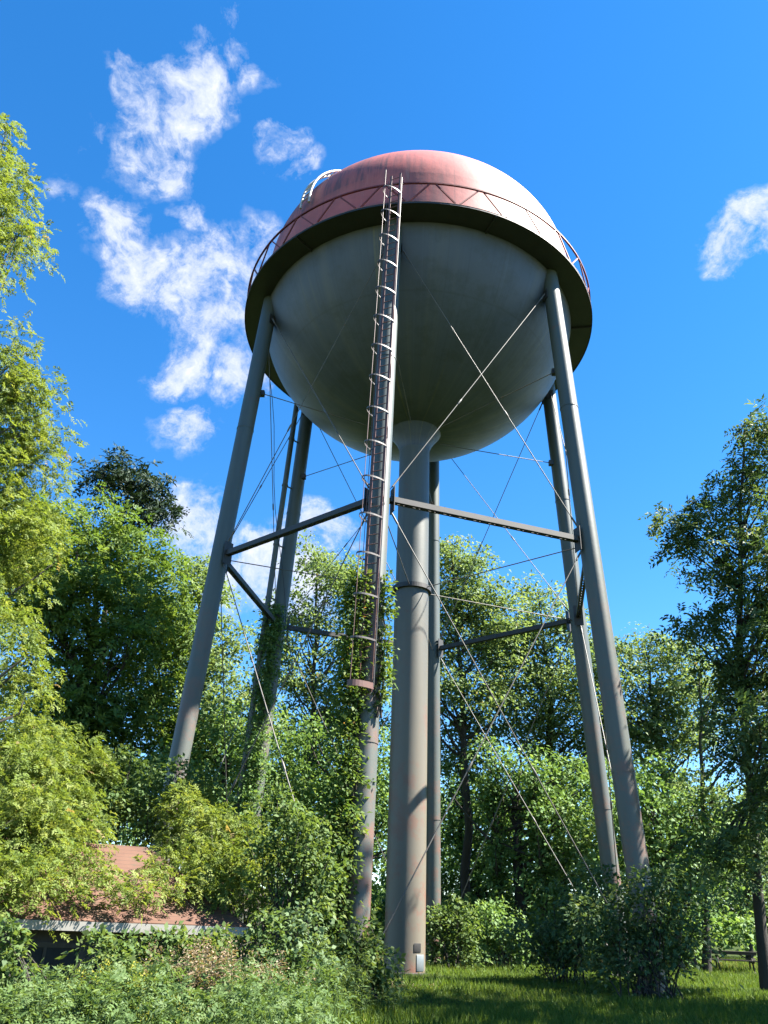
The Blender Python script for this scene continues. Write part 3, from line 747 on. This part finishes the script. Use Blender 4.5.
# trees to the right, outside the frame, whose shade lies across the grass
plant('oak_tree', 'oak standing on the grass right of the picture, shading the lawn', 'tree',
      [(16.5,-10,9,3.6,0),(17.5,-12.5,12,4,0),(16,-8.5,14,4,0),(17,-11,18,4,0),(15.5,-12.5,16,3.5,0),(18.5,-9,11,3.6,0),(16.5,-9.5,21,2.8,0)], 21, 'l_oak', base=np.array([17.0, -10.5, 0.0]), size=0.36, style='broad', per=34, clump=1.2, trunk_r=0.3, limbs=20, density=0.72)

# ------------------------------------------------------------------ shrubs and vines
SG = 'shrubs round the tower'
def shrub(name, label, lobes, d, leafm, **kw):
    a = dict(size=0.11, per=60, clump=0.42, trunk_r=0.022, stems=8, limbs=26, parts=NB, bark='bark', flat=0.6, droop=0.3, group=SG); a.update(kw)
    return plant(name, label, 'shrub', lobes, d, leafm, **a)
shrub('leafy_bush', 'dark shaded bush wrapping the foot of the front right leg', [(640,930,38),(610,945,36),(668,940,34),(645,965,36),(684,922,26),(600,972,26),(655,892,24),(685,955,20),(622,905,22),(672,900,18),(640,880,16),(700,905,14),(590,925,20)], 22.2, 'l_oak', size=0.12, per=60, limbs=40, clump=0.5)  # darker oak leaf colour stands in for the right tree's shade
shrub('leafy_bush', 'dark bush left of the front right leg, below the wood', [(575,925,40),(550,945,34),(595,900,36),(560,965,26),(530,945,24)], 25.5, 'l_oak', size=0.12, per=60, clump=0.5)  # same darker leaf, shade put into the colour
shrub('leafy_bush', 'sunlit light green bush right of the riser pipe base', [(450,925,24),(440,950,24),(462,948,24),(432,925,16),(470,965,14)], 30.5, 'l_shrub', size=0.13)
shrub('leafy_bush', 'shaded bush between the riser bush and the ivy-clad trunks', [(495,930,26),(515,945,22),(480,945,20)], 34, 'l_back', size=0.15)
def roof_lobes(L, d0): return [(x, y, r, 14.9+2.5*x/248+(912-min(y, 905))*0.038-d0) for x, y, r in L]
shrub('locust_sapling', 'feathery yellow-green sapling overhanging the red shed roof at the frame edge', roof_lobes([(30,785,50),(70,765,34),(12,830,50),(45,835,34),(80,805,26),(45,745,26),(10,745,40),(20,880,26),(58,868,22),(88,885,16),(-10,880,34),(45,892,14),(92,872,12),(110,893,9),(60,890,14),(100,770,18),(75,840,20),(95,830,12)], 15.5), 15.5, 'l_locust',
      base=np.array([-10.5, -13.0, -0.8]), size=0.21, style='frond', per=18, clump=0.32, limbs=40, trunk_r=0.022, bark='bark2', flat=0.7, density=1.25)
shrub('locust_sapling', 'feathery sapling leaning over the hipped end of the shed roof', roof_lobes([(195,835,36),(228,848,34),(178,812,24),(205,868,30),(238,878,26),(166,862,13),(152,880,10),(140,900,9),(165,893,14),(210,893,22),(250,850,24),(245,900,18),(190,890,12),(200,800,18)], 15.5), 15.5, 'l_locust',
      base=np.array([-2.9, -10.4, -0.1]), size=0.21, style='frond', per=18, clump=0.32, limbs=40, trunk_r=0.022, bark='bark2', flat=0.7, density=1.25)
shrub('leafy_bush', 'bright green bush between shed roof and ladder leg', [(292,840,32),(272,815,24),(315,862,32),(290,880,28),(312,900,28),(268,850,18)], 17.6, 'l_shrub', size=0.10, clump=0.36)
shrub('leafy_bush', 'green sapling behind the shed, below the front left leg foot', [(150,800,34),(120,815,28),(185,790,30),(130,770,24),(160,835,24),(100,825,16)], 21.5, 'l_shrub', size=0.11)
shrub('sumac_bush', 'pale whitish-green bush left of the ladder leg base', [(295,940,26),(280,965,28),(312,965,28),(300,920,18),(330,985,24),(268,985,22)], 15.6, 'l_pale', size=0.10, per=40, clump=0.30)
shrub('leafy_bush', 'dark low bush between ladder leg base and riser pipe base', [(372,965,22),(350,985,26),(385,985,20),(362,945,16),(340,955,18)], 18.0, 'l_shrub', size=0.10, clump=0.3)
shrub('leafy_bush', 'green leafy plants crowding under the shed eave beside the window', [(8,958,16),(4,975,22),(98,952,13),(112,968,17),(128,955,12),(8,940,10),(75,1005,12)], 14.2, 'l_shrub', size=0.10, clump=0.28)
shrub('leafy_bush', 'dense bush under the eave at the shed right end', [(170,958,22),(200,955,24),(225,952,20),(140,965,18),(262,930,18),(185,948,14),(160,945,10)], 15.0, 'l_shrub', size=0.095, clump=0.28)

def vine(label, segs, leafm, i, zlo, zhi, side, n, spread, per=34, size=0.12):
    """creeper hugging leg i"""
    base = on_leg(i, zlo); root = empty('creeper_vine', tuple(base), label, 'vine', 'creepers on the tower legs')
    w = MB()
    for k in range(5):
        zz = np.linspace(zlo-0.2, zhi*rng.uniform(0.75, 1.0), 16)
        w.tube([on_leg(i, z, 0)+side*(LEGR*0.85+0.06)+np.array([0.12*math.sin(z*1.7+k*2), 0.12*math.cos(z*1.3+k), 0]) for z in zz], np.linspace(0.035, 0.01, 16), 5)
    w.build('stems', MT['bark'], root)
    q = rng.random(n)**segs
    Z = zlo+(zhi-zlo)*q; s = spread*(1-0.62*q)
    C = np.stack([on_leg(i, z) for z in Z])+side*(LEGR+0.12)+rng.normal(size=(n, 3))*np.stack([s, s*0.7, s*0.3], 1)
    C += side*(s*0.9)[:, None]
    leaf_mesh('foliage', *clump_leaves(C, (0.30 if spread > 0.1 else 0.2)*rng.uniform(0.7, 1.3, n), per, size, 'broad', 1.3, 0.5), MT[leafm], root)
fl = np.array([-0.80, -0.60, 0.0])
vine('creeper climbing the front ladder leg up into the ladder cage', 1.0, 'l_ivy', 0, 0.2, 10.0, fl, 280, 0.24)
shrub('creeper_vine', 'hanging mass of creeper trailing beside the lower ladder leg', [(350,770,11),(345,805,13),(346,845,14),(340,885,17),(335,920,19),(350,725,9),(352,915,14)], 20.3, 'l_ivy', size=0.12, per=50, clump=0.34, group='creepers on the tower legs')
vine('creeper wrapped round the rear left leg and its pipe', 0.9, 'l_back', 4, 0.3, 13.4, np.array([-0.3, -0.9, 0.0]), 420, 0.40)
vine('thin creeper on the upper side of the ladder leg facing the riser', 1.0, 'l_ivy', 0, 6.4, 10.2, np.array([0.8, -0.5, 0]), 46, 0.05, 26, 0.11)

# ------------------------------------------------------------------ weeds in front
def weed(px, py_top, d, label, leafm, n=26, width=0.5, flower=None, leaf=0.11, name='tall_weed'):
    t = at(px, py_top, d); base = np.array([t[0], t[1], float(tz(t[0], t[1]))]); H = t[2]-base[2]
    root = empty(name, tuple(base), label, 'weed', 'weeds along the front')
    st = MB(); P = []; A = []; N = []; FP = []
    for k in range(n):
        b = base+np.array([*(rng.normal(size=2)*width*0.45), -0.05]); h = H*rng.uniform(0.6, 1.0)
        e = b+np.array([rng.normal()*0.16*h, rng.normal()*0.16*h, h]); m = (b+e)/2+np.array([0, 0, 0.08*h])
        pts = bez(b, m, e, 6); st.tube(pts, np.linspace(0.008, 0.003, 6), 4, cap=False)
        kk = int(40*h/1.0)+8; q = rng.uniform(0.12, 1.0, kk)
        pp = np.stack([np.interp(q, np.linspace(0, 1, 6), pts[:, j]) for j in range(3)], 1)
        a = rng.uniform(0, 2*PI, kk); aa = np.stack([np.cos(a), np.sin(a), rng.uniform(-0.2, 0.7, kk)], 1)
        P.append(pp); A.append(aa); N.append(np.tile([0, 0, 1.0], (kk, 1))+rng.normal(size=(kk, 3))*0.35)
        if flower and rng.random() < 0.75: FP.append(e+rng.normal(size=(34, 3))*np.array([0.05, 0.05, 0.09]))
    P = np.concatenate(P); A = np.concatenate(A); N = np.concatenate(N); m = len(P)
    st.build('stems', MT['l_weed'], root)
    L = leaf*rng.uniform(0.6, 1.35, m)
    leaf_mesh('foliage', P, A, N, L, L*0.24, 0.45+rng.normal(size=m)*0.2, MT[leafm], root)
    if FP:
        FP = np.concatenate(FP); m = len(FP)
        leaf_mesh('blossoms', FP, rng.normal(size=(m, 3)), rng.normal(size=(m, 3)), np.full(m, 0.035), np.full(m, 0.025), 0.5+rng.normal(size=m)*0.2, MT[flower], root)
W = [(15,985,12.6,'pale green weed clump at the lower left corner','l_pale',None),(48,1000,12.3,'short grey-green weed clump under the shed window','l_pale',None),
     (88,978,12.8,'upright green weed clump just right of the shed window','l_weed',None),(122,968,13.0,'yellow-tipped weed clump between window and brown seed heads','l_weed','l_yellow'),
     (158,965,13.2,'green weed clump left of the brown seed heads','l_weed',None),(200,948,13.4,'weed clump topped with brown seed heads','l_weed','l_brown'),
     (236,955,13.6,'pale weed clump right of the brown seed heads','l_pale',None),(262,962,14.0,'brownish-tipped weed clump beside the pale bush','l_weed','l_brown'),
     (180,1000,12.4,'yellow-flowered low weed clump at the bottom edge','l_weed','l_yellow'),(230,1003,12.6,'soft green low weed clump at the bottom edge','l_pale',None),
     (130,1008,12.2,'low weed clump at the bottom edge with feathery leaves','l_weed',None),(280,995,13.8,'grassy weed clump in front of the pale bush','l_weed',None),
     (325,985,15.2,'weed clump right of the pale bush, by the lawn edge','l_weed',None),(358,985,17.0,'weed clump in front of the ladder leg base','l_weed',None),
     (395,985,21.0,'straggly weed clump left of the riser pipe base','l_weed','l_brown'),(462,960,31.0,'tan dry weed clump at the riser bush foot','l_brown',None),
     (75,1010,12.0,'small weed clump at the bottom edge below the window','l_weed',None)]
W += [(305,938,15.0,'tall dark stalks rising just left of the ladder leg foot','l_ivy',None),(340,945,16.5,'tall leafy stalks at the ladder leg foot','l_shrub',None),
      (215,940,13.2,'patch of dead brown stalks standing among the green weeds','l_brown','l_brown'),(140,948,13.0,'tall stalks in front of the shed wall','l_shrub',None),
      (105,962,12.4,'dark green stalks right of the shed window','l_ivy',None),(30,962,12.0,'tall stalks at the left frame edge','l_shrub',None),(255,985,12.8,'dark leafy stalks in front of the pale bush','l_ivy',None)]
for (px, py, d, lab, lm, fw_) in W:
    weed(px, py, d, lab, lm, n=30, width=0.75 if d < 18 else 0.6, flower=fw_)

# ------------------------------------------------------------------ grass and ground cover
def blades(name, X, Y, h, m, kind='stuff', w=0.012, leanf=0.5, cat=None):
    n = len(X); P = np.stack([X, Y, tz(X, Y)-0.01], 1)
    A = nrmz(np.stack([rng.normal(size=n)*leanf, rng.normal(size=n)*leanf, np.ones(n)], 1))
    N = nrmz(rng.normal(size=(n, 3))*np.array([1, 1, 0.2]))
    o = leaf_mesh(name, P, A, N, h, np.full(n, w)*(1+h*2), 0.45+0.12*np.sin(X*0.8)*np.sin(Y*0.6)+rng.normal(size=n)*0.17, MT[m])
    return tag(o, kind=kind)
n = 210000
dd = 14.5*np.exp(rng.random(n)*math.log(70/14.5)); b = rng.uniform(-0.20, 0.62, n)
X = dd*np.sin(b); Y = -28+dd*np.cos(b)
h = rng.uniform(0.06, 0.17, n)*(1+0.5*np.sin(X*0.7+1)*np.sin(Y*0.9))*(0.7+dd/40)
tag(blades('grass', X, Y, h, 'l_grass', w=0.012), 'mown green grass across the lawn under the tower', 'grass')
n = 26000
th = rng.random(n); X = rng.uniform(-2, 40, n); Y = 8+rng.random(n)*22+0.35*X
h = rng.uniform(0.2, 0.55, n)*np.where(X > 0.3*(Y+28), 0.4, 1.0)
tag(blades('tall_grass', X, Y, h, 'l_dry', w=0.016, leanf=0.4), 'taller dry grass along the edge of the wood', 'grass')
n = 9000
X = rng.uniform(-8.5, -1.0, n); Y = rng.uniform(-17.5, -9.5, n)
tag(blades('wild_grass', X, Y, rng.uniform(0.15, 0.6, n), 'l_weed', w=0.007, leanf=0.35), 'long wispy grass growing among the front weeds', 'grass')
# ground cover below the wood and among the front weeds
def cover(name, n, xr, yr, hr, size, m, label, style='broad', per=22):
    X = rng.uniform(*xr, n); Y = rng.uniform(*yr, n); C = np.stack([X, Y, tz(X, Y)+rng.uniform(*hr, n)], 1)
    keep = ~((C[:, 0] > 0.315*(C[:, 1]+28)) & (C[:, 2] < 1.3)); C = C[keep]; n = len(C)
    d_ = clump_leaves(C, rng.uniform(0.25, 0.6, n), per, size, style, 0.8, 0.3)
    ok = d_[0][:, 2] > tz(d_[0][:, 0], d_[0][:, 1]); d_ = [x[ok] for x in d_]
    tag(leaf_mesh(name, *d_, MT[m]), label, 'undergrowth', kind='stuff')
cover('undergrowth', 1700, (-9, -1.2), (-17.5, -6.5), (0.03, 0.5), 0.15, 'l_weed', 'low leafy ground cover among the front weeds', 'coarse', 15)
cover('undergrowth', 5200, (-28, 16), (12.5, 30), (0.1, 2.4), 0.28, 'l_back', 'low tangled undergrowth along the foot of the wood')
cover('undergrowth', 8500, (-60, 60), (34, 52), (0.2, 12.5), 0.36, 'l_back', 'distant mass of woodland foliage closing the view behind the trees')

# ------------------------------------------------------------------ shed
def shed():
    c = at(248, 922, 17.4); c[2] = 1.36
    x1 = c[0]; y0 = c[1]; x0 = x1-17.0; ze = 1.36; dep = 5.2; zr = ze+1.45; hip = 1.5; zg = -0.9
    root = empty('shed', (x1, y0, zg), 'low shed with red hipped roof half buried in saplings', 'shed')
    w = MB(); i = 0.45
    w.box(((x0+x1)/2, y0+dep/2, (zg+ze)/2+0.02), (x1-x0-2*i, dep-2*i, ze-zg))
    # boards drawn as battens
    x = x0+i+0.15
    while x < x1-i: w.box((x, y0+i-0.008, (zg+ze)/2), (0.03, 0.02, ze-zg-0.1)); x += 0.24
    w.build('wall', MT['wood'], root)
    r = MB(); yb = y0+dep; ym = y0+dep/2; t = 0.06
    P = [(x0,y0,ze),(x1,y0,ze),(x1,yb,ze),(x0,yb,ze),(x0+hip,ym,zr),(x1-hip,ym,zr)]
    Q = [(p[0], p[1], p[2]+t) for p in P]
    r.add(P+Q, [(6,7,11,10),(7,8,11),(8,9,10,11),(9,6,10),(0,1,7,6),(1,2,8,7),(2,3,9,8),(3,0,6,9),(3,2,1,0)])
    roof = r.build('roof', MT['roof'], root)
    f = MB()
    f.box(((x0+x1)/2, y0-0.018, ze-0.03), (x1-x0+0.06, 0.03, 0.15)); f.box((x1+0.018, y0+dep/2, ze-0.03), (0.03, dep, 0.15))
    f.build('fascia', MT['fascia'], root)
    wx = x1-3.55; wy = y0+i
    win = MB(); win.box((wx, wy-0.02, 0.62), (1.25, 0.05, 0.72)); wo = win.build('window', MT['dark'], root)
    fr = MB()
    for s in (-1, 1): fr.box((wx+s*0.62, wy-0.05, 0.62), (0.09, 0.05, 0.8))
    fr.box((wx, wy-0.05, 1.02), (1.33, 0.052, 0.08)); fr.box((wx, wy-0.05, 0.62), (0.05, 0.045, 0.72)); fr.build('frame', MT['wood'], wo)
    s_ = MB(); s_.box((wx, wy-0.09, 0.22), (1.5, 0.17, 0.07)); s_.build('sill', MT['fascia'], wo)
    root.rotation_euler.z = R(30)
shed()

# ------------------------------------------------------------------ picnic table
def picnic():
    g = at(735, 968, 42.0)
    p = np.array([g[0], g[1], float(tz(g[0], g[1]))])
    root = empty('picnic_table', tuple(p), 'weathered wooden picnic table on the grass beneath the dark tree', 'table')
    root.rotation_euler.z = R(-14)
    Mx = Matrix.Translation(Vector(p)) @ Matrix.Rotation(R(-14), 4, 'Z')
    def P(x, y, z): return np.array(Mx @ Vector((x, y, z)))
    def plank(x0, x1, y, z, w, h, mb): mb.beam(P(x0, y, z), P(x1, y, z), w, h)
    m = MB()
    for k in range(5): plank(-0.95, 0.95, -0.32+0.16*k, 0.76, 0.145, 0.045, m)
    m.build('tabletop', MT['table'], root)
    ap = MB()
    for q in (-1, 1): ap.beam(P(-0.9, q*0.34, 0.70), P(0.9, q*0.34, 0.70), 0.04, 0.09)
    ap.build('apron', MT['table'], root)
    for s in (-1, 1):
        b = MB()
        for q in (0, 1): plank(-0.95, 0.95, s*(0.62+0.15*q), 0.44, 0.14, 0.04, b)
        b.build('bench', MT['table'], root)
    for s in (-1, 1):
        for q in (-1, 1):
            l = MB(); l.beam(P(s*0.68, q*0.26, 0.73), P(s*0.68, q*0.74, -0.02), 0.09, 0.045, up=(1, 0, 0)); l.build('leg', MT['table'], root)
        c = MB(); c.beam(P(s*0.72, -0.78, 0.40), P(s*0.72, 0.78, 0.40), 0.04, 0.09); c.beam(P(s*0.70, 0, 0.42), P(s*0.15, 0, 0.72), 0.06, 0.045); c.build('brace', MT['table'], root)
picnic()
print('FACES', sum(len(o.data.polygons) for o in col.objects if o.type == 'MESH'))
